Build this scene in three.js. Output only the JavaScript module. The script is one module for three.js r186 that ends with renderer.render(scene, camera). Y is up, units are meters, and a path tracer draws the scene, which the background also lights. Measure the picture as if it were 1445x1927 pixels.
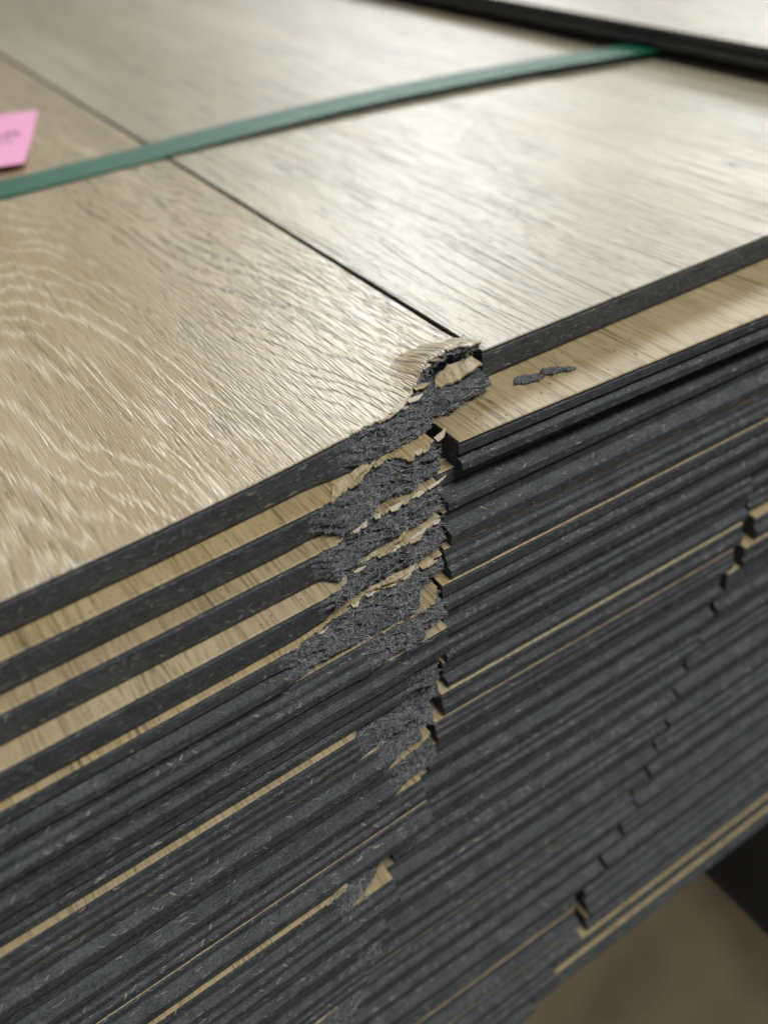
import * as THREE from 'three';
import { RectAreaLightUniformsLib } from 'three/addons/lights/RectAreaLightUniformsLib.js';

// ---------------------------------------------------------------- camera, light, exposure
const scene = new THREE.Scene();
const camera = new THREE.PerspectiveCamera(61.1, 767 / 1024, 0.01, 30);
camera.position.set(-0.1415, 0.1315, 0.174);
{
  const f = new THREE.Vector3(0.388, -0.6402, -0.6631).normalize();
  const u = new THREE.Vector3(0.393, 0.7657, -0.5092).normalize();
  const r = new THREE.Vector3().crossVectors(f, u).normalize();
  u.crossVectors(r, f);
  camera.quaternion.setFromRotationMatrix(new THREE.Matrix4().makeBasis(r, u, f.clone().negate()));
}
camera.focus = 0.246;
camera.userData.fStop = 6.0;
const renderer = new THREE.WebGLRenderer({ antialias: true });
renderer.toneMapping = THREE.LinearToneMapping;
renderer.toneMappingExposure = 1.0;
renderer.shadowMap.enabled = true;
scene.background = new THREE.Color().setRGB(0.15, 0.15, 0.155);   // the dim hall around the pallet

RectAreaLightUniformsLib.init();
function lampFixture(name, label, pos, aim, w, h, L) {
  const g = new THREE.Group(); g.name = name;
  g.userData = { label, category: 'ceiling lamp', group: 'strip lamps of the hall' };
  const body = new THREE.Mesh(new THREE.BoxGeometry(w + 0.06, h + 0.06, 0.05), new THREE.MeshStandardMaterial({ color: 0xd8d8d4, roughness: 0.6 }));
  body.name = 'housing'; body.position.z = 0.03; g.add(body);
  const em = new THREE.MeshStandardMaterial({ color: 0xffffff, roughness: 0.5 });
  em.emissive = new THREE.Color().setRGB(0.98, 1, 0.995); em.emissiveIntensity = 1.2;
  const dif = new THREE.Mesh(new THREE.BoxGeometry(w, h, 0.008), em);
  dif.name = 'diffuser'; dif.position.z = -0.001; g.add(dif);
  const li = new THREE.RectAreaLight(new THREE.Color().setRGB(0.98, 1, 0.995), L, w, h);
  li.name = 'lamp_light'; li.position.z = -0.012; g.add(li);
  g.position.copy(pos);
  const m = new THREE.Matrix4().lookAt(pos, aim, new THREE.Vector3(0, 1, 0));   // -z towards the aim
  g.quaternion.setFromRotationMatrix(m);
  scene.add(g);
  return g;
}
const V = (x, y, z) => new THREE.Vector3(x, y, z);
const dirv = (az, el, d) => { const a = az * Math.PI / 180, e = el * Math.PI / 180; return V(Math.sin(a) * Math.cos(e) * d, Math.sin(e) * d, -Math.cos(a) * Math.cos(e) * d); };
lampFixture('strip_lamp', 'long white strip lamp of the hall behind the planks', dirv(34, 27, 6), V(0, 0, 0), 1.6, 1.1, 23.5);
lampFixture('strip_lamp_001', 'wide white strip lamp low over the far end of the hall', dirv(58, 20, 7), V(0, 0, 0), 1.9, 1.0, 13.5);
lampFixture('strip_lamp_002', 'white strip lamp high above the aisle facing the plank ends', V(0.5, 2.6, 1.15), V(0, -0.1, 0), 1.4, 0.6, 24);

// ---------------------------------------------------------------- helpers
let seed = 12345;
const rnd = () => { seed = (seed * 1664525 + 1013904223) >>> 0; return seed / 4294967296; };
const rr = (a, b) => a + (b - a) * rnd();
const PERM = new Uint8Array(512);
{ const p = Array.from({ length: 256 }, (_, i) => i); for (let i = 255; i > 0; i--) { const j = Math.floor(rnd() * (i + 1)); [p[i], p[j]] = [p[j], p[i]]; } for (let i = 0; i < 512; i++) PERM[i] = p[i & 255]; }
function n2(x, y) {                                              // value noise 0..1
  const xi = Math.floor(x), yi = Math.floor(y); let fx = x - xi, fy = y - yi;
  fx = fx * fx * (3 - 2 * fx); fy = fy * fy * (3 - 2 * fy);
  const X = xi & 255, Y = yi & 255, X1 = (X + 1) & 255, Y1 = (Y + 1) & 255;
  const a = PERM[PERM[X] + Y], b = PERM[PERM[X1] + Y], c = PERM[PERM[X] + Y1], d = PERM[PERM[X1] + Y1];
  return (a + (b - a) * fx + (c - a) * fy + (a - b - c + d) * fx * fy) / 255;
}
function n3(x, y, z) { const zi = Math.floor(z); let f = z - zi; f = f * f * (3 - 2 * f); return n2(x + zi * 37.7, y + zi * 17.3) * (1 - f) + n2(x + (zi + 1) * 37.7, y + (zi + 1) * 17.3) * f; }
const fbm2 = (x, y, o = 4) => { let s = 0, a = 0.5, t = 0; for (let i = 0; i < o; i++) { s += a * n2(x, y); t += a; a *= 0.5; x = x * 2.03 + 11.3; y = y * 2.03 + 5.7; } return s / t; };
const fbm3 = (x, y, z, o = 4) => { let s = 0, a = 0.5, t = 0; for (let i = 0; i < o; i++) { s += a * n3(x, y, z); t += a; a *= 0.5; x = x * 2.03 + 3.1; y = y * 2.03 + 7.7; z = z * 2.03 + 1.9; } return s / t; };
const ss = (a, b, x) => { const t = Math.min(1, Math.max(0, (x - a) / (b - a))); return t * t * (3 - 2 * t); };
const mix = (a, b, t) => a + (b - a) * t;
const clamp = (x, a = 0, b = 1) => Math.min(b, Math.max(a, x));
function curve(pts) {                                            // piecewise linear table, held constant outside
  return (x) => { if (x <= pts[0][0]) return pts[0][1]; for (let i = 1; i < pts.length; i++) if (x <= pts[i][0]) { const [x0, y0] = pts[i - 1], [x1, y1] = pts[i]; return y0 + (y1 - y0) * (x - x0) / (x1 - x0); } return pts[pts.length - 1][1]; };
}
function tex(w, h, fn, srgb) {
  const d = new Uint8Array(w * h * 4), o = [0, 0, 0];
  for (let j = 0; j < h; j++) for (let i = 0; i < w; i++) { fn(i / w, j / h, o); const k = (j * w + i) * 4; d[k] = o[0]; d[k + 1] = o[1]; d[k + 2] = o[2]; d[k + 3] = 255; }
  const t = new THREE.DataTexture(d, w, h); t.wrapS = t.wrapT = THREE.MirroredRepeatWrapping;
  t.magFilter = THREE.LinearFilter; t.minFilter = THREE.LinearMipmapLinearFilter; t.generateMipmaps = true;
  if (srgb) t.colorSpace = THREE.SRGBColorSpace; t.needsUpdate = true; return t;
}
// ---------------------------------------------------------------- oak decor: x across the plank, z along it (metres)
function oak(x, z, style, out) {
  const wx = x + (fbm2(x * 30 + 7, z * 7 + style * 5, 3) - 0.5) * 0.010;                         // fibres wander slowly
  const ridge = (n, p) => Math.pow(1 - Math.abs(2 * n - 1), p);
  const c1 = ridge(n2(wx * (style === 2 ? 1050 : 520), z * 8 + style * 9), style === 2 ? 7 : 16), c2 = ridge(n2(wx * (style === 2 ? 2000 : 1150) + 40, z * 19), 10), brk = ss(0.30, 0.62, n2(wx * 300 + 8, z * 34)), brk2 = ss(0.3, 0.6, n2(wx * 700 + 3, z * 45));
  let line = 0;
  if (style === 0) {                                             // cathedral figure, limed and embossed, fading towards the straight-grained side
    const dx = Math.max(0, x + 0.135), jag = (n2(x * 1500, z * 26) - 0.5) * 0.42 + (n2(x * 480, z * 12 + 9) - 0.5) * 0.75;
    const g = z * 50 - (1.2 * dx + 17 * dx * dx) * 50 + fbm2(x * 24, z * 9, 3) * 4.4 + jag * 0.68, fr = g - Math.floor(g), ring = Math.floor(g);
    const str = ss(0.12, 0.4, n2(ring * 3.7, x * 30 + z * 22 + ring * 1.3));
    line = Math.exp(-Math.pow((fr - 0.5) / (0.10 + 0.10 * n2(x * 90, z * 40)), 2)) * str * (0.5 + 0.5 * ss(0.3, 0.6, n2(x * 2000, z * 150)));
  }
  const q0 = style === 0 ? ss(-0.085, -0.035, x) : 1, ringGroove = line * q0; line *= 1 - q0;
  const pores = ss(0.66, 0.82, n2(x * 2400, z * 190 + 3)) * (0.25 + 0.75 * n2(x * 60, z * 12));
  const fine = fbm2(x * 1700, z * 70, 3), broad = fbm2(x * 30 + 5, z * 3 + style * 8, 3), mid = fbm2(wx * 170 + 3, z * 7, 3);
  const groove = Math.max(c1 * brk * (0.3 + 0.7 * q0), 0.6 * c2 * brk2 * (0.5 + 0.5 * q0), ringGroove * 0.8);
  out.h = clamp(0.66 + 0.24 * (fine - 0.5) + 0.12 * (n2(x * 4200, z * 420) - 0.5) - 0.5 * groove + 0.46 * line - 0.22 * pores, 0, 1);
  const t = clamp(0.5 + (broad - 0.5) * 1.1 + (mid - 0.5) * 0.55 + (fine - 0.5) * 0.35);
  let r = mix(164, 200, t), gg = mix(150, 187, t), b = mix(123, 163, t);                          // honey tan to pale sand
  if (style === 0) { r = mix(166, 202, t); gg = mix(148, 185, t); b = mix(117, 156, t); }
  if (style === 1) { r = mix(158, 193, t); gg = mix(147, 182, t); b = mix(123, 160, t); }
  if (style === 2) { const t2 = 0.5 + (t - 0.5) * 0.6; r = mix(172, 202, t2); gg = mix(153, 184, t2); b = mix(117, 149, t2); }
  r = mix(r, 228, line * 0.6); gg = mix(gg, 218, line * 0.6); b = mix(b, 196, line * 0.6);
  const dk = clamp(groove * (style === 2 ? 0.26 : 0.42) + pores * 0.14 + (style === 2 ? (0.5 - fine) * 0.3 : (0.5 - n2(x * 3600, z * 300)) * 0.10)); r *= 1 - dk; gg *= 1 - dk; b *= 1 - dk * 1.08;
  const br = ss(0.6, 0.8, fbm2(x * 45 + 91, z * 14 + 33, 2)) * 0.25; r = mix(r, 166, br); gg = mix(gg, 142, br); b = mix(b, 108, br);
  if (style === 0) { const k = Math.exp(-(Math.pow((x + 0.0768) / 0.0022, 2) + Math.pow((z + 0.0196) / 0.0035, 2))) * 0.55; r = mix(r, 118, k); gg = mix(gg, 108, k); b = mix(b, 92, k); }
  if (style === 1) { const k = Math.exp(-(Math.pow((x - 0.2 ) / 0.006, 2) + Math.pow((z + 0.342) / 0.008, 2))) * 0.5; r = mix(r, 118, k); gg = mix(gg, 108, k); b = mix(b, 92, k); }
  out.r = r; out.g = gg; out.b = b;
}
const OUT = { r: 0, g: 0, b: 0, h: 0 };
function oakPair(style, W, H, w, h, x0, z0) {                     // uv (0..1) covers W x H metres from x0, z0
  const hb = new Uint8Array(w * h * 4);
  const map = tex(w, h, (u, v, o) => { oak(x0 + u * W, z0 - v * H, style, OUT); o[0] = OUT.r; o[1] = OUT.g; o[2] = OUT.b; const k = (Math.round(v * h) * w + Math.round(u * w)) * 4; hb[k] = hb[k + 1] = hb[k + 2] = OUT.h * 255; hb[k + 3] = 255; }, true);
  const bump = new THREE.DataTexture(hb, w, h); bump.wrapS = bump.wrapT = THREE.MirroredRepeatWrapping; bump.magFilter = THREE.LinearFilter; bump.minFilter = THREE.LinearMipmapLinearFilter; bump.generateMipmaps = true; bump.needsUpdate = true;
  return { map, bump, W, H, x0, z0 };
}
const OAK_A = oakPair(0, 0.21, 0.56, 2048, 2048, -0.205, 0.02);
const OAK_B = oakPair(1, 0.22, 0.56, 2048, 2048, 0.0, 0.02);
const OAK_C = oakPair(2, 0.22, 0.30, 1024, 1024, 0.5, 0.4);
const oakMat = (p, rough, bs, tint) => { const m = new THREE.MeshPhysicalMaterial({ map: p.map, bumpMap: p.bump, bumpScale: bs, roughness: rough, metalness: 0, color: tint ?? 0xffffff }); m.ior = 1.5; return m; };
const M = {
  oakA: oakMat(OAK_A, 0.34, 0.00036), oakB: oakMat(OAK_B, 0.385, 0.00032),
  oakC: [oakMat(OAK_C, 0.45, 0.0003), oakMat(OAK_C, 0.45, 0.0003, new THREE.Color().setRGB(0.93, 0.88, 0.78)), oakMat(OAK_C, 0.45, 0.0003, new THREE.Color().setRGB(0.86, 0.83, 0.78))],
};
// charcoal fibreboard core: pressed fibres, pale flecks
const fibreTex = (base, nGrey, nPale, nTan, nDark, spread) => {
  const w = 1024, h = 1024, d = new Float32Array(w * h * 3), hh = new Float32Array(w * h);
  for (let j = 0; j < h; j++) for (let i = 0; i < w; i++) {
    const a = fbm2(i / 5, j / 3.2, 4), b = fbm2(i / 70, j / 45 + 8, 3), k = j * w + i, v = base + (a - 0.5) * 60 + (b - 0.5) * 30 + (fbm2(i / 260 + 3, j / 2.6, 2) - 0.5) * 26;
    d[k * 3] = v * 0.985; d[k * 3 + 1] = v * 1.005; d[k * 3 + 2] = v * 1.01; hh[k] = 120 + (a - 0.5) * 150;
  }
  const stroke = (x, y, len, ang, wd, c, al) => { const n = Math.ceil(len * 2); let t = ang; for (let s = 0; s < n; s++) { x += Math.cos(t) * 0.5; y += Math.sin(t) * 0.5; t += rr(-0.05, 0.05); for (let q = -wd; q <= wd; q++) { const i = ((Math.round(x - Math.sin(t) * q) % w) + w) % w, j = ((Math.round(y + Math.cos(t) * q) % h) + h) % h, k = j * w + i; for (let e = 0; e < 3; e++) d[k * 3 + e] = mix(d[k * 3 + e], c[e], al); hh[k] = mix(hh[k], 210, al * 0.6); } } };
  for (let i = 0; i < nGrey; i++) stroke(rnd() * w, rnd() * h, rr(6, 26), rr(-spread, spread), 0, [92, 94, 98], rr(0.25, 0.7));
  for (let i = 0; i < nPale; i++) stroke(rnd() * w, rnd() * h, rr(8, 34), rr(-spread, spread), rnd() < 0.3 ? 1 : 0, [148, 146, 138], rr(0.35, 0.8));
  for (let i = 0; i < nTan; i++) stroke(rnd() * w, rnd() * h, rr(10, 32), rr(-1, 1), rnd() < 0.5 ? 2 : 1, [178, 166, 136], rr(0.3, 0.65));
  for (let i = 0; i < nDark; i++) stroke(rnd() * w, rnd() * h, rr(3, 12), rr(-0.8, 0.8), 1, [22, 23, 26], rr(0.2, 0.5));
  const mk = (f, s) => tex(w, h, (u, v, o) => { const k = Math.floor(v * h) * w + Math.floor(u * w); f(k, o); }, s);
  return { map: mk((k, o) => { for (let e = 0; e < 3; e++) o[e] = clamp(d[k * 3 + e], 0, 255); }, true), bump: mk((k, o) => { o[0] = o[1] = o[2] = clamp(hh[k], 0, 255); }) };
};
const coreTex = fibreTex(71, 5200, 900, 80, 1900, 0.75), tornTex = fibreTex(92, 14000, 6500, 200, 7000, 1.4);
const CORE = 0.075;                                               // metres one core tile covers
const coreMat = (bs, col) => new THREE.MeshStandardMaterial({ map: coreTex.map, bumpMap: coreTex.bump, bumpScale: bs, roughness: 0.82, color: col ?? 0xffffff });
M.core = coreMat(0.00018);
M.torn = coreMat(0.0008);
M.torn.map = tornTex.map; M.torn.bumpMap = tornTex.bump;
M.fibre = new THREE.MeshStandardMaterial({ color: new THREE.Color().setRGB(0.42, 0.42, 0.42), roughness: 0.9, side: THREE.DoubleSide });
M.paper = new THREE.MeshStandardMaterial({ color: new THREE.Color().setRGB(0.60, 0.53, 0.40), roughness: 0.75 });

function add(name, geo, mat, parent) { const m = new THREE.Mesh(geo, mat); m.name = name; m.castShadow = m.receiveShadow = true; (parent ?? scene).add(m); return m; }
const used = {};
function thing(name, label, category, group) {
  const g = new THREE.Group(); used[name] = (used[name] ?? -1) + 1;
  g.name = used[name] ? name + '_' + String(used[name]).padStart(3, '0') : name;
  g.userData = { label, category }; if (group) g.userData.group = group; scene.add(g); return g;
}
function soup(pos, uv, col) {
  const g = new THREE.BufferGeometry(); g.setAttribute('position', new THREE.Float32BufferAttribute(pos, 3));
  g.setAttribute('uv', new THREE.Float32BufferAttribute(uv, 2)); if (col) g.setAttribute('color', new THREE.Float32BufferAttribute(col, 3));
  g.computeVertexNormals(); return g;
}
// grid of points P[i][j] = {p:[x,y,z], uv:[u,v], c} to triangles; smooth = shared normals
function gridGeo(rows, smooth, flip, caps) {
  const pos = [], uv = [], col = [], idx = [], nj = rows[0].length; let hasC = rows[0][0].c !== undefined;
  for (const r of rows) for (const q of r) { pos.push(...q.p); uv.push(...q.uv); const c = q.c ?? 1; col.push(c, c, c); }
  for (let i = 0; i + 1 < rows.length; i++) for (let j = 0; j + 1 < nj; j++) { const a = i * nj + j, b = a + nj, c = a + 1, d = b + 1; flip ? idx.push(a, b, c, c, b, d) : idx.push(a, c, b, c, d, b); }
  if (caps) for (const [ri, fl] of [[0, !flip], [rows.length - 1, flip]]) {       // closed rings: fan-fill both ends
    const ring = rows[ri].slice(0, nj - 1), axis = caps;
    const pts = ring.map((q) => new THREE.Vector2(axis === 'x' ? q.p[2] : q.p[0], q.p[1]));
    const base = pos.length / 3; for (const q of ring) { pos.push(...q.p); uv.push((axis === 'x' ? q.p[2] : q.p[0]) / CORE, q.p[1] / CORE); const c = q.c ?? 1; col.push(c, c, c); }
    for (const t of THREE.ShapeUtils.triangulateShape(pts, [])) fl ? idx.push(base + t[0], base + t[2], base + t[1]) : idx.push(base + t[0], base + t[1], base + t[2]);
  }
  let g = new THREE.BufferGeometry(); g.setAttribute('position', new THREE.Float32BufferAttribute(pos, 3)); g.setAttribute('uv', new THREE.Float32BufferAttribute(uv, 2));
  if (hasC) g.setAttribute('color', new THREE.Float32BufferAttribute(col, 3));
  g.setIndex(idx); if (!smooth) g = g.toNonIndexed(); g.computeVertexNormals(); return g;
}

// ---------------------------------------------------------------- planks
const T = 0.0102, TH = 0.0100, DEC = 0.0007, BACK = -0.95;
// end profiles, from under the decor layer down: [dz, dy]
const PROFILES = {
  plain: [[-0.0007, -0.0008], [-0.0005, -0.0013], [0, -0.0017], [0.0001, -0.0050], [0, -0.0088], [-0.0005, -0.0100]],
  lip: [[-0.0007, -0.0008], [-0.0004, -0.0014], [-0.0001, -0.0018], [-0.0001, -0.0046], [-0.0018, -0.0051], [-0.0020, -0.0060], [0.0004, -0.0065], [0.0013, -0.0070], [0.0014, -0.0094], [0.0008, -0.0100]],
  ledge: [[-0.0006, -0.0008], [-0.0004, -0.0014], [0, -0.0017], [0, -0.0054], [-0.0006, -0.0060], [0.0012, -0.0072], [0.0012, -0.0090], [0.0002, -0.0100]],
  step: [[-0.0006, -0.0008], [0, -0.0015], [0.0002, -0.0040], [-0.0010, -0.0046], [-0.0010, -0.0070], [0.0006, -0.0076], [0.0005, -0.0097], [0, -0.0100]],
};
function stations(x0, x1, step) { const n = Math.max(2, Math.ceil((x1 - x0) / step)); return Array.from({ length: n + 1 }, (_, i) => x0 + (x1 - x0) * i / n); }
function decorGeo(xs, y, front, back, lift, pair, du, dv) {        // a thin sheet with a front rim, following the front edge
  const fr = [0, 0.0004, 0.0012, 0.0025, 0.0045, 0.007, 0.010, 0.014, 0.02, 0.03, 0.06, 0.15, 0.4];
  const uvOf = (x, z) => [((x + du) - pair.x0) / pair.W, (pair.z0 - (z + dv)) / pair.H];
  const rows = xs.map((x) => {
    const zf = front(x), r = [], top = (z) => y + (lift ? lift(x, z) : 0);
    r.push({ p: [x, top(back) - DEC, back], uv: uvOf(x, back) });
    for (const d of fr.slice(2).reverse()) { const z = Math.max(back, zf - d); r.push({ p: [x, top(z) - DEC, z], uv: uvOf(x, z) }); }
    r.push({ p: [x, top(zf - 0.0002) - DEC, zf - 0.0002], uv: uvOf(x, zf - 0.0002) });
    r.push({ p: [x, top(zf) - 0.00028, zf], uv: uvOf(x, zf + 0.0006) });
    r.push({ p: [x, top(zf - 0.0003), zf - 0.0003], uv: uvOf(x, zf) });
    for (const d of fr.slice(2)) { const z = Math.max(back, zf - d); r.push({ p: [x, top(z), z], uv: uvOf(x, z) }); }
    r.push({ p: [x, top(back), back], uv: uvOf(x, back) });
    r.push(r[0]);
    return r;
  });
  return gridGeo(rows, false, true, 'x');
}
function coreGeo(xs, y, prof, front, back, wob, sd) {
  const rows = xs.map((x) => {
    const zf = front(x), r = []; let len = 0, px = null;
    prof.forEach(([dz, dy], j) => {
      const w = (fbm2(x * 260 + sd * 7, j * 3.1 + sd, 3) - 0.5) * wob;
      const q = [x, y + dy + w * 0.25, zf + dz + w]; if (px) len += Math.hypot(q[1] - px[1], q[2] - px[2]); px = q;
      r.push({ p: q, uv: [(x + sd * 0.31) / CORE, (len + sd * 0.17) / CORE] });
    });
    r.push({ p: [x, y - TH, back], uv: [x / CORE, 0.3] }); r.push({ p: [x, y - 0.0008, back], uv: [x / CORE, 0.4] }); r.push(r[0]);
    return r;
  });
  return gridGeo(rows, false, false, 'x');
}
// an end whose tongue stands forward by L under the face and covers the next plank's edge
const tongue = (L, kind) => kind === 0 ? [[-0.0007, -0.0008], [-0.0004, -0.0014], [0, -0.0017], [0.0001, -0.0042], [L * 0.5, -0.0051], [L - 0.0003, -0.0056], [L, -0.0060], [L, -0.0094], [L - 0.0006, -0.0100]]
  : kind === 1 ? [[-0.0006, -0.0008], [0, -0.0015], [0.0002, -0.0048], [-0.0012, -0.0052], [-0.0010, -0.0060], [L - 0.0004, -0.0066], [L, -0.0070], [L, -0.0096], [L - 0.0004, -0.0100]]
  : [[-0.0006, -0.0008], [0, -0.0015], [0.0002, -0.0030], [L * 0.45, -0.0036], [L * 0.5, -0.0058], [L - 0.0002, -0.0064], [L, -0.0068], [L - 0.0001, -0.0092], [L - 0.0008, -0.0100]];
const ORD = ['topmost', 'second', 'third', 'fourth', 'fifth', 'sixth', 'seventh', 'eighth', 'ninth', 'tenth', 'eleventh', 'twelfth', 'thirteenth', 'fourteenth', 'fifteenth', 'sixteenth', 'seventeenth', 'eighteenth', 'nineteenth', 'twentieth', 'twenty-first', 'twenty-second', 'twenty-third', 'twenty-fourth', 'twenty-fifth', 'twenty-sixth', 'lowest'];
const N = 27;
// measured from the photograph: where each layer's joint stands and how far each end sticks out
const A = curve([[0, 0.002], [1, -0.0225], [2, -0.029], [3, -0.0305], [4, -0.033], [5, -0.0364], [6, -0.037], [7, -0.038], [8, -0.039], [9, -0.042], [10, -0.046], [12, -0.056], [14, -0.0705], [16, -0.083], [18, -0.095], [20, -0.112], [21, -0.124], [22, -0.139], [24, -0.140], [25, -0.155], [26, -0.168]]);
const ZL = [0.0116, 0.0182, 0.0226, 0.0286, 0.0301, 0.0319, 0.0340, 0.0346, 0.0371, 0.0379, 0.0396, 0.0428, 0.0450, 0.0490, 0.0505, 0.0535, 0.0552, 0.0560, 0.0582, 0.0590, 0.0610, 0.0622, 0.0640, 0.0652, 0.0675, 0.0690, 0.0712];
const ZR = [-0.0068, 0.0145, 0.0118, 0.0168, 0.0206, 0.0240, 0.0246, 0.0254, 0.0268, 0.0298, 0.0312, 0.0318, 0.0330, 0.0352, 0.0372, 0.0388, 0.0412, 0.0436, 0.0466, 0.0482, 0.0520, 0.0538, 0.0570, 0.0588, 0.0625, 0.0645, 0.0668];
const RSLOPE = { 0: 0, 1: 0.042 };
const LW = 0.214, MW = 0.1405;
const PK = Object.keys(PROFILES);

// ---- the crushed corner: for the upper planks of that stack, tables of (x, z) for the torn decor edge and for the foot of the squeezed core
const DAMAGE = {
  0: { decor: [[-0.146, 0.0116], [-0.109, 0.0104], [-0.081, 0.0086], [-0.0619, 0.0068], [-0.0439, 0.0048], [-0.0335, 0.0036], [-0.0276, 0.0002], [-0.023, -0.0038], [-0.0193, -0.0062], [-0.015, -0.007], [-0.0082, -0.0071], [-0.0033, -0.0046], [0.002, -0.0046]],
       foot: [[-0.146, 0.0116], [-0.109, 0.0104], [-0.081, 0.0088], [-0.0667, 0.0078], [-0.055, 0.0088], [-0.046, 0.0092], [-0.0427, 0.0082], [-0.0385, 0.0084], [-0.0305, 0.0070], [-0.0265, 0.0060], [-0.024, 0.0042], [-0.0152, 0.0010], [-0.009, -0.0005], [-0.002, -0.0012], [0.0035, -0.0035]], start: -0.06 },
  1: { decor: [[-0.16, 0.0184], [-0.0639, 0.0152], [-0.0585, 0.0132], [-0.05, 0.0088], [-0.045, 0.0085], [-0.042, 0.0078], [-0.0374, 0.0122], [-0.0265, 0.0100]],
       foot: [[-0.16, 0.0184], [-0.080, 0.0158], [-0.072, 0.0150], [-0.067, 0.0158], [-0.0645, 0.0198], [-0.052, 0.0178], [-0.0490, 0.0150], [-0.046, 0.0140], [-0.040, 0.0146], [-0.0291, 0.0124]], start: -0.075 },
  2: { decor: [[-0.16, 0.0228], [-0.0669, 0.0200], [-0.063, 0.0186], [-0.052, 0.0166], [-0.0493, 0.0166], [-0.038, 0.0158], [-0.0283, 0.0142]],
       foot: [[-0.16, 0.0228], [-0.080, 0.0206], [-0.0725, 0.0206], [-0.0695, 0.0250], [-0.062, 0.0212], [-0.0596, 0.0186], [-0.05, 0.0192], [-0.0398, 0.0180], [-0.0307, 0.0148]], start: -0.078 },
  3: { decor: [[-0.16, 0.0288], [-0.0708, 0.0258], [-0.067, 0.0235], [-0.061, 0.0202], [-0.0596, 0.0199], [-0.0455, 0.0212], [-0.0294, 0.0174]],
       foot: [[-0.16, 0.0288], [-0.085, 0.0262], [-0.076, 0.0250], [-0.0698, 0.0220], [-0.0585, 0.0208], [-0.052, 0.0216], [-0.042, 0.0212], [-0.0331, 0.0193]], start: -0.08 },
  4: { decor: [[-0.16, 0.0303], [-0.085, 0.0278], [-0.0698, 0.0240], [-0.0585, 0.0222], [-0.0504, 0.0238], [-0.042, 0.0228], [-0.034, 0.0213]],
       foot: [[-0.16, 0.0303], [-0.095, 0.0285], [-0.08, 0.0288], [-0.06, 0.0292], [-0.05, 0.0298], [-0.0465, 0.0286], [-0.0445, 0.0226], [-0.0405, 0.0190], [-0.0335, 0.0165]], start: -0.095 },
  5: { decor: [[-0.16, 0.0321], [-0.06, 0.0288], [-0.0414, 0.0284], [-0.038, 0.024], [-0.0325, 0.0185]],
       foot: [[-0.16, 0.0321], [-0.075, 0.0296], [-0.055, 0.0308], [-0.048, 0.0308], [-0.0468, 0.0268], [-0.040, 0.0265]], start: -0.07 },
  8: { decor: [[-0.16, 0.0368], [-0.0755, 0.0342], [-0.0735, 0.031], [-0.06, 0.029], [-0.042, 0.0265]],
       foot: [[-0.16, 0.0368], [-0.078, 0.0342], [-0.06, 0.0348], [-0.05, 0.0338], [-0.0485, 0.0300], [-0.043, 0.0295]], start: -0.078 },
  9: { decor: [[-0.16, 0.0379], [-0.07, 0.035], [-0.06, 0.031], [-0.0458, 0.0262]],
       foot: [[-0.16, 0.0379], [-0.07, 0.0355], [-0.058, 0.0352], [-0.0525, 0.0348], [-0.0515, 0.0312], [-0.046, 0.0308]], start: -0.072 },
  13: { decor: [[-0.2, 0.0505], [-0.095, 0.0478], [-0.084, 0.0440], [-0.078, 0.0405], [-0.0735, 0.0385]],
        foot: [[-0.2, 0.0505], [-0.095, 0.0480], [-0.086, 0.0468], [-0.079, 0.0420], [-0.074, 0.0385]], start: -0.1 },
};
for (const k of [7, 10, 16, 18, 19, 21, 23, 25]) {
  const xr = A(k) - 0.0024, z0 = (x) => ZL[k] - 0.028 * (x + 0.165), len = rr(0.005, 0.019), r = rr(0.3, 1.2);
  DAMAGE[k] = { decor: [[-0.3, z0(-0.3)], [xr - len, z0(xr - len)], [xr - len * 0.5, z0(xr) - 0.0012 * r], [xr - len * 0.2, z0(xr) - 0.0026 * r], [xr, z0(xr) - 0.0058 * r]],
    foot: [[-0.3, z0(-0.3)], [xr - len, z0(xr - len)], [xr - len * 0.5, z0(xr) + 0.0022 * r], [xr - len * 0.25, z0(xr) + 0.0012], [xr, z0(xr) - 0.0040 * r]], start: xr - len - 0.006, light: true, tong: { 7: -0.0020, 11: 0.0003, 12: -0.0003, 17: -0.0003, 22: 0 }[k] ?? 0.0010 };
}
const LIFT0 = curve([[-0.034, 0], [-0.0276, 0.0006], [-0.023, 0.0017], [-0.0193, 0.0032], [-0.015, 0.0044], [-0.0082, 0.0054], [-0.0033, 0.0052], [0.002, 0.0046]]);
const LIFT13 = curve([[-0.096, 0], [-0.088, 0.001], [-0.08, 0.0032], [-0.0735, 0.0050]]);
const FIBRES = [];
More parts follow.
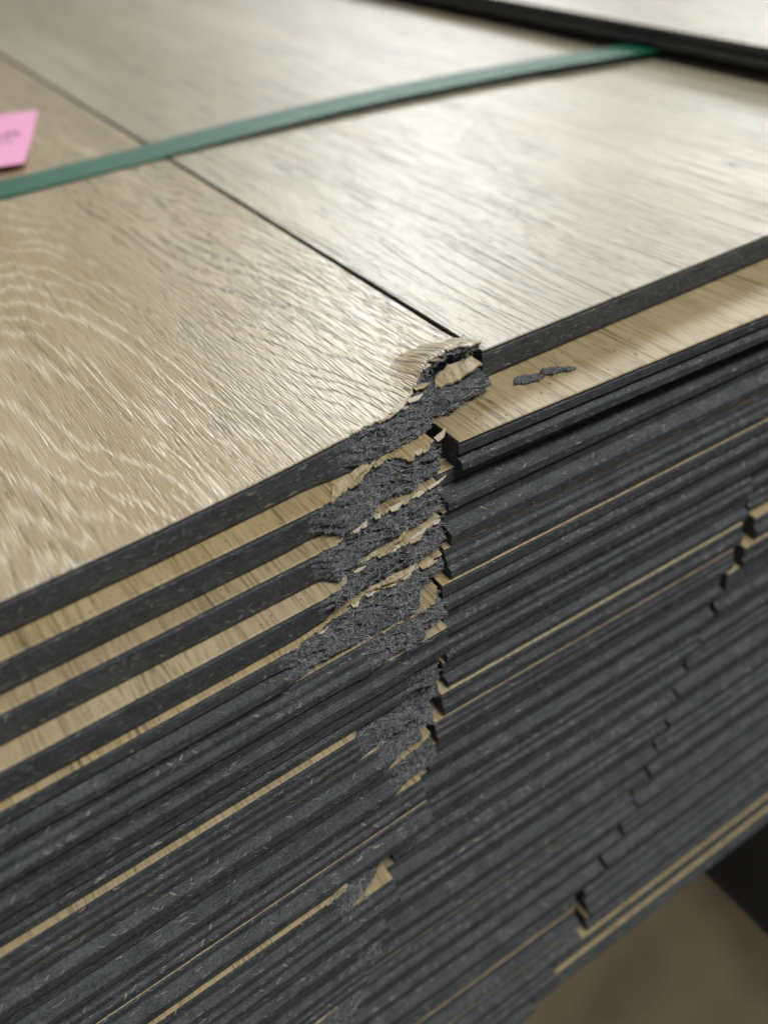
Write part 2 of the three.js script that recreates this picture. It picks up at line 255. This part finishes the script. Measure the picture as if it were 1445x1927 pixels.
function damagedPlank(k, xl, xr, y, g) {
  const D = DAMAGE[k], dz = curve(D.decor), fz = curve(D.foot), zs = (x) => (x < D.decor[0][0] ? -0.03 * (x - D.decor[0][0]) : 0);
  const xs = [...stations(xl, D.start, 0.004).slice(0, -1), ...stations(D.start, xr, 0.00045)];
  const a = (x) => ss(D.start, D.start + 0.014, x);
  const ragged = (x) => a(x) * ((fbm2(x * 700 + k * 13, 3.3, 3) - 0.5) * 0.0022 + (n2(x * 3200, k * 5) - 0.5) * 0.0007);
  const front = (x) => dz(x) + zs(x) + ragged(x);
  const liftT = k === 0 ? LIFT0 : k === 13 ? LIFT13 : null;
  const lift = (x, z) => {
    const d = Math.max(0, dz(x) + zs(x) - z), w = a(x) * Math.exp(-d / 0.004);
    let l = w * (fbm2(x * 520 + k * 31, z * 420, 3) - 0.42) * (k === 0 ? 0.0004 : 0.0009);
    if (liftT) { const reach = k === 0 ? 0.017 : 0.01, s = clamp(1 - d / reach); l += liftT(x) * s * s * (3 - 2 * s); }
    else l = Math.min(l, 0.0004);
    return l;
  };
  const pair = k === 0 ? OAK_A : OAK_C, du = k === 0 ? 0 : 0.6 + rnd() * 0.1, dv = k === 0 ? 0 : rnd() * 0.3;
  add('decor_layer', decorGeo(xs, y, front, BACK, lift, pair, du, dv), k === 0 ? M.oakA : M.oakC[k % 3], g);
  // core: a lofted skin from the torn decor edge to the squeezed foot, rough where it burst
  const NV = 30, P = k < 4 ? PROFILES.plain : tongue(Math.max(0.0006, ZL[k + 1] - ZL[k] + (D.tong ?? 0.0010)), (k * 7) % 3), pz = curve(P.map(([d, e]) => [-e, d])), rows = [];
  for (const x of xs) {
    const w = a(x), zt = front(x), zb = fz(x) + zs(x), r = [], arch = k === 0 ? ss(-0.020, -0.0155, x) : 0, top = lift(x, front(x));
    let len = 0, prev = null;
    for (let j = 0; j <= NV; j++) {
      const v = j / NV, dy = DEC + v * (TH - DEC);
      let z = mix(zt, zb, Math.pow(v, 1.15)) + pz(dy) * (1 - 0.8 * w), yy = y - dy + top * (1 - v) * (1 - v);
      z += w * Math.sin(v * Math.PI) * 0.0010;
      if (arch > 0) {                                            // the split corner: a curled upper skin, a mouth, a lower lump
        const yT = top, mouth = ss(0.26, 0.34, v) * (1 - ss(0.42, 0.50, v));
        const up = v < 0.30 ? -v / 0.30 * 0.0030 : -0.0030, low = mix(-0.0048, -0.0098, clamp((v - 0.46) / 0.54));
        const ya = v < 0.38 ? y - DEC * 0.6 + yT + up : y + low;
        const za = v < 0.38 ? zt - 0.0004 : mix(mix(zt, zb, 0.85), zb, clamp((v - 0.46) / 0.54)) + 0.0022 * Math.sin(clamp((v - 0.46) / 0.54) * Math.PI);
        yy = mix(yy, ya, arch); z = mix(z, za - mouth * 0.0075, arch);
      }
      const n1 = fbm3(x * 110, yy * 300, k * 3.3 + v * 2, 4) - 0.5, n2_ = fbm3(x * 800, (yy + x * 0.3) * 1900, k * 1.7 + v, 3) - 0.5, nl = fbm2(x * 75 + k * 9, (yy + x * 0.22) * 1100 + n1 * 2, 3) - 0.5;
      const amp = w * (0.35 + 0.65 * Math.sin(Math.PI * clamp(v * 0.9 + 0.1)));
      z += amp * (n1 * 0.0036 + n2_ * 0.0016 + nl * (D.light ? 0.0024 : 0.0034)) + (1 - w) * n1 * 0.0002;
      yy += w * Math.sin(v * Math.PI) * n2_ * 0.0010;
      z -= w * 0.0022 * ss(0.80, 1, v) * (0.4 + 0.6 * n2(x * 160 + k * 5, 2.2));                     // undercut: each plank burst on its own
      const q = [x, Math.max(yy, y - TH), z]; if (prev) len += Math.hypot(q[1] - prev[1], q[2] - prev[2]); prev = q;
      r.push({ p: q, uv: [(x + k * 0.31) / CORE, (len + k * 0.17) / CORE] });
      if (w > 0.6 && rnd() < (D.light ? 0.02 : k > 5 ? 0.06 : 0.085)) FIBRES.push([k, q, v]);
    }
    r.push({ p: [x, y - TH, BACK], uv: [x / CORE, 0.3] }); r.push({ p: [x, y - DEC, BACK], uv: [x / CORE, 0.4] });
    for (const d of [0.03, 0.02, 0.014, 0.010, 0.007, 0.0045, 0.0025, 0.0012]) { const z = front(x) - d; r.push({ p: [x, y - DEC * 1.05 + lift(x, z), z], uv: [x / CORE, z / CORE] }); }
    r.push(r[0]); rows.push(r);
  }
  const cut = xs.findIndex((x) => x >= D.start + 0.003);
  add('core', gridGeo(rows.slice(0, cut + 1), false, false, 'x'), M.core, g);
  add('torn_core', gridGeo(rows.slice(cut), false, false, 'x'), M.torn, g);
}
function fibreGeo(list) {
  const pos = [], uv = [];
  for (const [p, d, len, w] of list) {
    const a = V(...p), e = V(...d).normalize(), s = V(rr(-1, 1), rr(-1, 1), rr(-1, 1)).cross(e).normalize().multiplyScalar(w), s2 = V().copy(s).applyAxisAngle(e, 2.1), m = V(rr(-1, 1), rr(-1, 1), rr(-1, 1)).multiplyScalar(len * 0.18);
    const mid = a.clone().addScaledVector(e, len * 0.5).add(m), end = a.clone().addScaledVector(e, len).addScaledVector(m, -0.6);
    for (const [q, nx] of [[a, mid], [mid, end]]) for (const [u, v] of [[s, s2], [s2, s.clone().negate()], [s.clone().negate(), s]]) {
      const A1 = q.clone().add(u), B1 = q.clone().add(v), C1 = nx.clone().addScaledVector(u, 0.6), D1 = nx.clone().addScaledVector(v, 0.6);
      for (const t of [A1, B1, C1, C1, B1, D1]) { pos.push(t.x, t.y, t.z); uv.push(0, 0); }
    }
  }
  return soup(pos, uv);
}
const plankOf = {};
function sidelabel(stack, k) {
  if (stack === 'L') return k === 0 ? 'topmost oak plank whose front corner is crushed and curled up' : k === N - 1 ? 'lowest oak-faced plank in the stack with the crushed corner' : `${ORD[k]} plank down in the stack with the crushed corner`;
  if (stack === 'R') return k === 0 ? 'topmost oak plank beside the crushed corner, its end set back' : k === 1 ? 'second plank down beside the crushed corner, two dark chips lie on it' : k === N - 1 ? 'lowest plank in the narrow stack beside the crushed-corner stack' : `${ORD[k]} plank down in the narrow stack beside the crushed-corner stack`;
  return k === 0 ? 'topmost oak plank beyond the narrow stack, partly under the loose plank' : k === N - 1 ? 'lowest plank in the stack that overhangs the dark gap beside the pallet board' : `${ORD[k]} plank down in the stack overhanging the dark gap beside the pallet board`;
}
const GROUPS = { L: 'planks of the crushed-corner stack', R: 'planks of the narrow middle stack', S: 'planks of the overhanging stack' };
function plainPlank(stack, k, x0, x1, y, front, profName, mat, pair, du, dv, wob = 0.00035) {
  const g = thing('laminate_plank', sidelabel(stack, k), 'plank', GROUPS[stack]);
  const xs = stations(x0, x1, 0.0025);
  const fr = (x) => front(x) + (fbm2(x * 300 + k * 17, 1.5, 2) - 0.5) * 0.00018;
  add('decor_layer', decorGeo(xs, y, fr, BACK, null, pair, du, dv), mat, g);
  add('core', coreGeo(xs, y, Array.isArray(profName) ? profName : PROFILES[profName], front, BACK, wob, k * 1.37 + stack.charCodeAt(0)), M.core, g);
  return g;
}
for (let k = 0; k < N; k++) {
  const y = -k * T, xr = k === 0 ? 0.0010 : k === 1 ? -0.0272 : A(k) - (k < 6 ? 0.001 : k < 11 ? rr(0.0015, 0.0035) : rr(0.0004, 0.0065));
  if (DAMAGE[k]) { const g = thing('laminate_plank', sidelabel('L', k), 'plank', GROUPS.L); plankOf[k] = g; damagedPlank(k, xr - LW, xr, y, g); }
  else plankOf[k] = plainPlank('L', k, xr - LW, xr, y, (x) => ZL[k] - 0.028 * (x + 0.165), tongue(Math.max(0.0006, (ZL[k + 1] ?? ZL[k] + 0.002) - ZL[k] + ({ 7: -0.0020, 11: 0.0003, 12: -0.0003, 13: 0, 17: -0.0003, 22: 0 }[k] ?? 0.0010)), (k * 7) % 3), M.oakC[(k * 5) % 3], OAK_C, 0.6 + rnd() * 0.1, rnd() * 0.3);
}
for (let k = 0; k < N; k++) {
  const y = -k * T + (k === 0 ? 0.0003 : 0), x0 = k === 0 ? 0.0030 : A(k) + 0.0005, x1 = k === 0 ? 0.2193 : k < 7 ? 0.178 : x0 + MW, s = RSLOPE[k] ?? 0.016;
  plainPlank('R', k, x0, x1, y, (x) => ZR[k] + s * (x - x0), k === 0 ? 'plain' : k === 1 ? 'lip' : tongue(Math.max(0.0006, (ZR[k + 1] ?? ZR[k] + 0.002) - ZR[k] + ({ 3: 0.0005, 4: 0, 8: -0.0005, 9: 0.0001, 14: 0.0007, 18: 0.0004, 22: 0, 23: 0.0001 }[k] ?? 0.0011)), (k * 5) % 3), k === 0 ? M.oakB : M.oakC[(k * 2) % 3], k === 0 ? OAK_B : OAK_C, k === 0 ? 0 : 0.5 + rnd() * 0.1, k === 0 ? 0 : rnd() * 0.3);
}
const ZS = ZR.map((z, k) => (k === 0 ? 0.004 : z + 0.001 + ({ 9: 0.0022, 10: 0.0036, 11: 0.0026, 12: 0.0012 }[k] ?? rr(-0.0008, 0.0012))));
for (let k = 0; k < N; k++) {
  const x0 = k === 0 ? 0.2206 : k < 7 ? 0.1795 : A(k) + 0.0005 + MW + ({ 8: 0.002, 9: 0.006, 10: 0.004, 12: 0.003, 22: 0.006, 23: 0.0065, 24: 0.0055 }[k] ?? rr(0.0003, 0.0026)), x1 = k === 0 ? 0.326 : k < 7 ? 0.33 : x0 + 0.2;
  plainPlank('S', k, x0, x1, -k * T - (k === 0 ? 0.0002 : 0), (x) => ZS[k] + 0.01 * (x - x0), tongue(Math.max(0.0006, (ZS[k + 1] ?? ZS[k] + 0.001) - ZS[k] + ({ 8: -0.003, 9: -0.0006, 10: 0, 11: -0.0006, 24: -0.0008, 25: -0.0012 }[k] ?? 0.0010)), (k * 4) % 3), k === 0 ? M.oakB : M.oakC[(k * 3 + 1) % 3], k === 0 ? OAK_B : OAK_C, k === 0 ? -0.2 : 0.5 + rnd() * 0.1, k === 0 ? 0.2 : rnd() * 0.3);
}
// torn fibres standing off the burst cores
for (const k of Object.keys(DAMAGE).map(Number)) {
  const list = [];
  for (const [kk, q] of FIBRES) if (kk === k) for (let i = 0; i < 5; i++) list.push([[q[0], q[1], q[2] - 0.0002], [rr(-1.6, 1.6), rr(-0.7, 0.8), rr(0.05, 0.7)], rr(0.0005, 0.0028), rr(0.00003, 0.00009)]);
  if (list.length) { const m = add('torn_fibres', fibreGeo(list), M.fibre, plankOf[k]); m.userData.kind = 'stuff'; }
}
// ---- flakes of decor paper: a bent sheet between a front and a back polyline
function flake(parent, frontPts, backPts, thick, crinkle, mat, sd) {
  const NU = 40, NW = 6, at = (pts, t) => { const f = t * (pts.length - 1), i = Math.min(pts.length - 2, Math.floor(f)), u = f - i; return pts[i].map((q, e) => mix(q, pts[i + 1][e], u)); };
  const P = (u, w) => { const jf = (fbm2(u * 17 + sd, sd, 3) - 0.5) * 0.22 * (1 - w), jb = (fbm2(u * 15 + sd, sd + 5, 3) - 0.5) * 0.22 * w, a = at(frontPts, u), b = at(backPts, u), q = a.map((e, i) => mix(e, b[i], clamp(w + jf + jb, -0.1, 1.1))); q[1] += (fbm2(u * 14 + sd, w * 3 + sd, 3) - 0.5) * crinkle; return q; };
  const rows = [];
  for (let i = 0; i <= NU; i++) {
    const r = [], u = i / NU;
    for (let j = 0; j <= NW; j++) { const q = P(u, j / NW); r.push({ p: q, uv: [(q[0] + 0.6 - OAK_C.x0) / OAK_C.W, (OAK_C.z0 - q[2]) / OAK_C.H] }); }
    for (let j = NW; j >= 0; j--) { const q = P(u, j / NW); r.push({ p: [q[0], q[1] - thick, q[2]], uv: [(q[0] + 0.6 - OAK_C.x0) / OAK_C.W, (OAK_C.z0 - q[2]) / OAK_C.H] }); }
    r.push(r[0]); rows.push(r);
  }
  return add('decor_flake', gridGeo(rows, false, true, 'x'), mat, parent);
}
flake(plankOf[0], [[-0.0162, -0.0042, -0.0048], [-0.0093, -0.0032, -0.0026], [0.0000, -0.0014, -0.0034]], [[-0.0130, -0.0030, -0.0090], [-0.0091, -0.0006, -0.0078], [-0.0021, 0.0008, -0.0060]], 0.0006, 0.0006, M.oakC[0], 3);
flake(plankOf[1], [[-0.0640, -0.0104, 0.0152], [-0.0585, -0.0098, 0.0134], [-0.0490, -0.0086, 0.0100]], [[-0.0610, -0.0092, 0.0108], [-0.0560, -0.0086, 0.0100], [-0.0485, -0.0080, 0.0088]], 0.0005, 0.0006, M.oakC[0], 7);
flake(plankOf[3], [[-0.052, -0.0296, 0.0214], [-0.045, -0.0290, 0.0200], [-0.041, -0.0270, 0.0168]], [[-0.050, -0.0300, 0.0202], [-0.0442, -0.0285, 0.0186], [-0.0402, -0.0265, 0.0160]], 0.0004, 0.0012, M.oakC[2], 11);
flake(plankOf[4], [[-0.060, -0.0398, 0.0228], [-0.052, -0.0394, 0.0240], [-0.044, -0.0398, 0.0232]], [[-0.060, -0.0402, 0.0215], [-0.052, -0.0388, 0.0222], [-0.044, -0.0396, 0.0215]], 0.0004, 0.0012, M.oakC[0], 13);
flake(plankOf[13], [[-0.100, -0.1318, 0.0490], [-0.086, -0.1306, 0.0452], [-0.078, -0.1278, 0.0412]], [[-0.100, -0.1320, 0.0480], [-0.086, -0.1300, 0.0438], [-0.078, -0.1270, 0.0398]], 0.0005, 0.0008, M.oakC[0], 17);

// pale slivers of paper and core sticking out along the torn edges
for (const k of [0, 1, 2, 3, 4]) {
  const D = DAMAGE[k], dz = curve(D.decor), xe = k === 0 ? -0.004 : A(k) - 0.003;
  for (let i = 0; i < 9; i++) {
    const x = mix(D.start + 0.016, xe, (i + rnd() * 0.8) / 9), L = rr(0.002, 0.0075), w = rr(0.0006, 0.0020), y = -k * T + (k === 0 ? LIFT0(x) : 0) + rr(-0.0005, 0.0002), z = dz(x) + rr(-0.0004, 0.0006), up = rr(-0.3, 0.45), sl = rr(-0.4, 0.1);
    flake(plankOf[k], [[x, y, z + w * 0.5], [x + L * 0.5, y + L * up * 0.4, z + w * 0.8 + L * sl * 0.5], [x + L, y + L * up, z + L * sl]], [[x, y + 0.0002, z - w * 0.5], [x + L * 0.5, y + 0.0002 + L * up * 0.4, z - w * 0.3 + L * sl * 0.5], [x + L, y + 0.0001 + L * up, z - 0.0001 + L * sl]], 0.00028, 0.0004, rnd() < 0.6 ? M.paper : M.oakC[0], 20 + k * 9 + i);
  }
}
// crumbs of core scattered near the break
{
  const pos = [], uv = [], put = (x, y, z, r) => { const g = new THREE.IcosahedronGeometry(r, 0); g.scale(rr(0.6, 1.6), rr(0.4, 0.8), rr(0.6, 1.4)); g.rotateY(rr(0, 6)); const p = (g.index ? g.toNonIndexed() : g).attributes.position; for (let i = 0; i < p.count; i++) { pos.push(p.getX(i) + x, p.getY(i) + y + r * 0.4, p.getZ(i) + z); uv.push(0, 0); } };
  for (let i = 0; i < 70; i++) { const x = rr(-0.018, 0.06), z = rr(-0.004, 0.013); put(x, -T, z, rr(0.00008, 0.00028)); }
  for (let i = 0; i < 26; i++) put(rr(-0.11, -0.03), 0, rr(-0.09, -0.006), rr(0.00008, 0.0002));
  for (let i = 0; i < 60; i++) put(rr(0.01, 0.12), 0.0003, rr(-0.2, -0.01), rr(0.00005, 0.00012));
  for (let k = 1; k < 5; k++) for (let i = 0; i < 40; i++) { const x = rr(-0.16, -0.07); put(x, -k * T, ZL[k] - 0.03 * (x + 0.16) - rr(0.0005, 0.0045), rr(0.00006, 0.0002)); }
  const o = add('core_crumbs', soup(pos, uv), new THREE.MeshStandardMaterial({ color: new THREE.Color().setRGB(0.05, 0.05, 0.052), roughness: 0.9 }));
  o.userData = { kind: 'stuff', label: 'fine dark crumbs of core scattered by the crushed corner', category: 'crumbs' };
}
// ---- two dark chips of core on the second plank
function chip(pts, label, sd) {
  const fine = []; pts.forEach(([x, z], i) => { const [x1, z1] = pts[(i + 1) % pts.length]; for (let j = 0; j < 5; j++) fine.push([mix(x, x1, j / 5) + rr(-0.00035, 0.00035), mix(z, z1, j / 5) + rr(-0.00035, 0.00035)]); });
  const g = new THREE.Shape(fine.map(([x, z]) => new THREE.Vector2(x, -z)));
  const e = new THREE.ExtrudeGeometry(g, { depth: 0.0005, bevelEnabled: true, bevelThickness: 0.0003, bevelSize: 0.0003, bevelSegments: 1, steps: 3 });
  e.rotateX(-Math.PI / 2); const p = e.attributes.position;
  for (let i = 0; i < p.count; i++) { const x = p.getX(i), y = p.getY(i), z = p.getZ(i); p.setXYZ(i, x + (n3(x * 900, y * 900, z * 900 + sd) - 0.5) * 0.0006, -T + 0.0004 + y * (0.7 + 0.6 * n2(x * 300, z * 300 + sd)), z + (n3(x * 900 + 9, y * 900, z * 900) - 0.5) * 0.0006); }
  const u = e.attributes.uv; for (let i = 0; i < u.count; i++) u.setXY(i, p.getX(i) / CORE, p.getZ(i) / CORE);
  e.computeVertexNormals();
  const m = add('core_chip', e, M.torn); if (sd > 1) m.name = 'core_chip_001';
  m.userData = { label, category: 'chip', group: 'broken chips of core' };
}
chip([[0.0090, 0.0014], [0.0105, -0.0006], [0.0170, 0.0014], [0.0182, 0.0036], [0.0160, 0.0040], [0.0108, 0.0024]], 'dark blunt core chip lying nearer the crushed corner', 1);
chip([[0.0190, 0.0020], [0.0210, 0.0004], [0.0262, 0.0036], [0.0290, 0.0062], [0.0255, 0.0054], [0.0215, 0.0044]], 'dark pointed core chip lying farther from the crushed corner', 2);

// ---- loose plank laid over the strap, long side towards us; the raised plank under it
function sidePlank(label, x0, x1, y, prof, z0, z1, mat) {
  const g = thing('laminate_plank', label, 'plank');
  const zs = stations(z0, z1, 0.02), rows = zs.map((z) => { const r = prof.map(([d, e], j) => ({ p: [x0 - d, y + e, z], uv: [z / CORE, j * 0.03] })); r.push({ p: [x1, y - TH, z], uv: [z / CORE, 0.2] }); r.push({ p: [x1, y - 0.0008, z], uv: [z / CORE, 0.3] }); r.push(r[0]); return r; });
  add('core', gridGeo(rows, false, true, 'z'), M.core, g);
  const d = new THREE.BoxGeometry(x1 - x0, DEC, z1 - z0); d.translate((x0 + x1) / 2, y - DEC / 2, (z0 + z1) / 2);
  const p = d.attributes.position, u = d.attributes.uv; for (let i = 0; i < p.count; i++) u.setXY(i, (p.getX(i) - x0) / OAK_B.W, (p.getZ(i) + 1) / OAK_B.H);
  add('decor_layer', d, mat, g); return g;
}
const sideProf = [[-0.0002, -0.0008], [0, -0.0012], [0, -0.0040], [-0.0030, -0.0045], [-0.0030, -0.0058], [0.0012, -0.0064], [0.0012, -0.0092], [0, -0.0100]];
sidePlank('loose oak plank laid across the green strap, dark grooved long edge showing', 0.290, 0.50, 0.0165, sideProf, -0.95, 0.06, M.oakB);
sidePlank('plank hidden in shadow beneath the loose plank over the strap', 0.330, 0.53, 0.0063, sideProf, -0.95, 0.05, M.oakB);

// ---- green strap: woven polyester band along x, over the two top planks and down under the loose plank
{
  const path = new THREE.CatmullRomCurve3([V(-0.40, 0.0009, -0.262), V(-0.2, 0.0009, -0.262), V(-0.078, 0.0009, -0.262), V(-0.01, 0.0010, -0.262), V(0.02, 0.0020, -0.261), V(0.11, 0.0036, -0.2555), V(0.19, 0.0042, -0.244), V(0.26, 0.0042, -0.229), V(0.296, 0.0042, -0.217), V(0.312, 0.0020, -0.210), V(0.3225, -0.0010, -0.206)]);
  const rows = [], n = 220, hw = 0.0122;
  for (let i = 0; i <= n; i++) {
    const t = i / n, p = path.getPointAt(t), d = path.getTangentAt(t), s = V(0, 1, 0).cross(d).normalize(), up = d.clone().cross(s).normalize(), r = [];   // s points to -z
    const prof = [[-1, -0.0003], [-1, 0.0002], [-0.9, 0.00045], [-0.45, 0.0006], [0, 0.0006], [0.45, 0.0006], [0.9, 0.00045], [1, 0.0002], [1, -0.0003]];
    const tw = 0.03 * Math.sin(t * 9);
    for (const [a, b] of prof) { const q = p.clone().addScaledVector(s, -a * hw).addScaledVector(up, b + a * tw * 0.004); r.push({ p: [q.x, q.y, q.z], uv: [t * 0.74 / 0.02, (a + 1) / 2 * 0.0244 / 0.02] }); }
    r.push(r[0]); rows.push(r);
  }
  const weave = tex(256, 256, (u, v, o) => { const a = Math.sin((u + v) * Math.PI * 2 * 9), b = Math.sin((u - v) * Math.PI * 2 * 9); o[0] = o[1] = o[2] = 128 + 60 * Math.max(a, b) - 20 + (n2(u * 60, v * 60) - 0.5) * 40; });
  weave.wrapS = weave.wrapT = THREE.RepeatWrapping;
  const m = new THREE.MeshPhysicalMaterial({ color: new THREE.Color().setRGB(0.010, 0.125, 0.068), roughness: 0.3, bumpMap: weave, bumpScale: 0.0008 });
  const o = add('packing_strap', gridGeo(rows, false, false, 'x'), m);
  o.userData = { label: 'flat green plastic strap stretched across the top planks', category: 'strap' };
}
// ---- pink note
{
  const cv = document.createElement('canvas'); cv.width = 512; cv.height = 512; const c = cv.getContext('2d');
  c.fillStyle = '#f2a9cf'; c.fillRect(0, 0, 512, 512);
  c.strokeStyle = '#3a2f3a'; c.lineCap = 'round'; c.lineJoin = 'round'; c.lineWidth = 15;
  const line = (pts) => { c.beginPath(); pts.forEach(([x, y], i) => (i ? c.lineTo(x, y) : c.moveTo(x, y))); c.stroke(); };
  c.lineWidth = 7;
  c.beginPath(); c.ellipse(416, 212, 14, 20, 0.1, 0, 7); c.stroke();
  line([[446, 236], [449, 188], [470, 188], [474, 202], [462, 212], [449, 212]]); line([[460, 213], [482, 236]]);
  c.lineWidth = 7; c.strokeStyle = '#6b5268'; line([[60, 282], [466, 262]]); line([[60, 300], [470, 288]]);
  const t = new THREE.CanvasTexture(cv); t.colorSpace = THREE.SRGBColorSpace;
  // right edge from (-.022,-.387) to (-.058,-.283); a square sheet turned on the plank, its near edge lifting a little
  const c1 = V(-0.0221, 0, -0.3871), c0 = V(-0.0578, 0, -0.2829), L = c1.distanceTo(c0), e2 = c1.clone().sub(c0).normalize(), e1 = V(e2.z, 0, -e2.x);   // e1 to the left
  const top = [], rows = [];
  for (let i = 0; i <= 16; i++) { const r = []; for (let j = 0; j <= 16; j++) { const u = i / 16, v = j / 16, q = c0.clone().addScaledVector(e2, v * L).addScaledVector(e1, (1 - u) * L); q.y = 0.0006 + 0.0030 * Math.pow(1 - v, 3) + 0.0004 * u; r.push({ p: [q.x, q.y, q.z], uv: [u, v] }); } const back = [...r].reverse().map((a) => ({ p: [a.p[0], a.p[1] - 0.0003, a.p[2]], uv: a.uv })); rows.push([...r, ...back, r[0]]); }
  const m = new THREE.MeshStandardMaterial({ map: t, roughness: 0.85, side: THREE.DoubleSide });
  const o = add('paper_note', gridGeo(rows, false, false, 'x'), m);
  o.userData = { label: 'pink paper note with black handwriting and a double underline', category: 'note' };
}
// ---- pallet board under the stacks and the floor beyond, shade painted into its colour
{
  const wood = tex(512, 512, (u, v, o) => { const n = fbm2(u * 9, v * 26, 4), q = fbm2(u * 30, v * 30 + 7, 3), s = ss(0.55, 0.75, fbm2(u * 6 + 4, v * 6 + 2, 3)); o[0] = 104 + (n - 0.5) * 60 + (q - 0.5) * 34 - s * 34; o[1] = 91 + (n - 0.5) * 54 + (q - 0.5) * 32 - s * 36; o[2] = 68 + (n - 0.5) * 44 + (q - 0.5) * 28 - s * 32; }, true);
  const g = thing('wooden_pallet', 'brown wooden pallet board carrying the plank stacks', 'pallet');
  const pm = new THREE.MeshStandardMaterial({ map: wood, roughness: 0.85 });
  const y0 = -N * T - 0.0002;
  add('deck_board', new THREE.BoxGeometry(0.9, 0.02, 1.6).translate(0.079 - 0.45, y0 - 0.01, -0.40), pm, g);
  for (const z of [-1.0, -0.55, -0.12]) add('bearer', new THREE.BoxGeometry(1.5, 0.09, 0.09).translate(-0.1, y0 - 0.0655, z), pm, g);
  const fl = tex(512, 512, (u, v, o) => { const n = fbm2(u * 20, v * 20, 5); o[0] = 26 + (n - 0.5) * 14; o[1] = 24 + (n - 0.5) * 13; o[2] = 21 + (n - 0.5) * 12; }, true);  // albedo darkened to near black, standing in for shade beside the pallet
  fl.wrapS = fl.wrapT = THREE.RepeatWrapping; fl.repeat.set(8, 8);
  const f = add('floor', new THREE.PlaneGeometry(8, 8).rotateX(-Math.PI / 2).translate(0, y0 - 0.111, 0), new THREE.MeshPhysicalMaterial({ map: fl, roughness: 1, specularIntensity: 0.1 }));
  f.userData = { kind: 'structure', label: 'hall floor below the pallet, shade painted in as near black', category: 'floor' };
}
renderer.render(scene, camera);
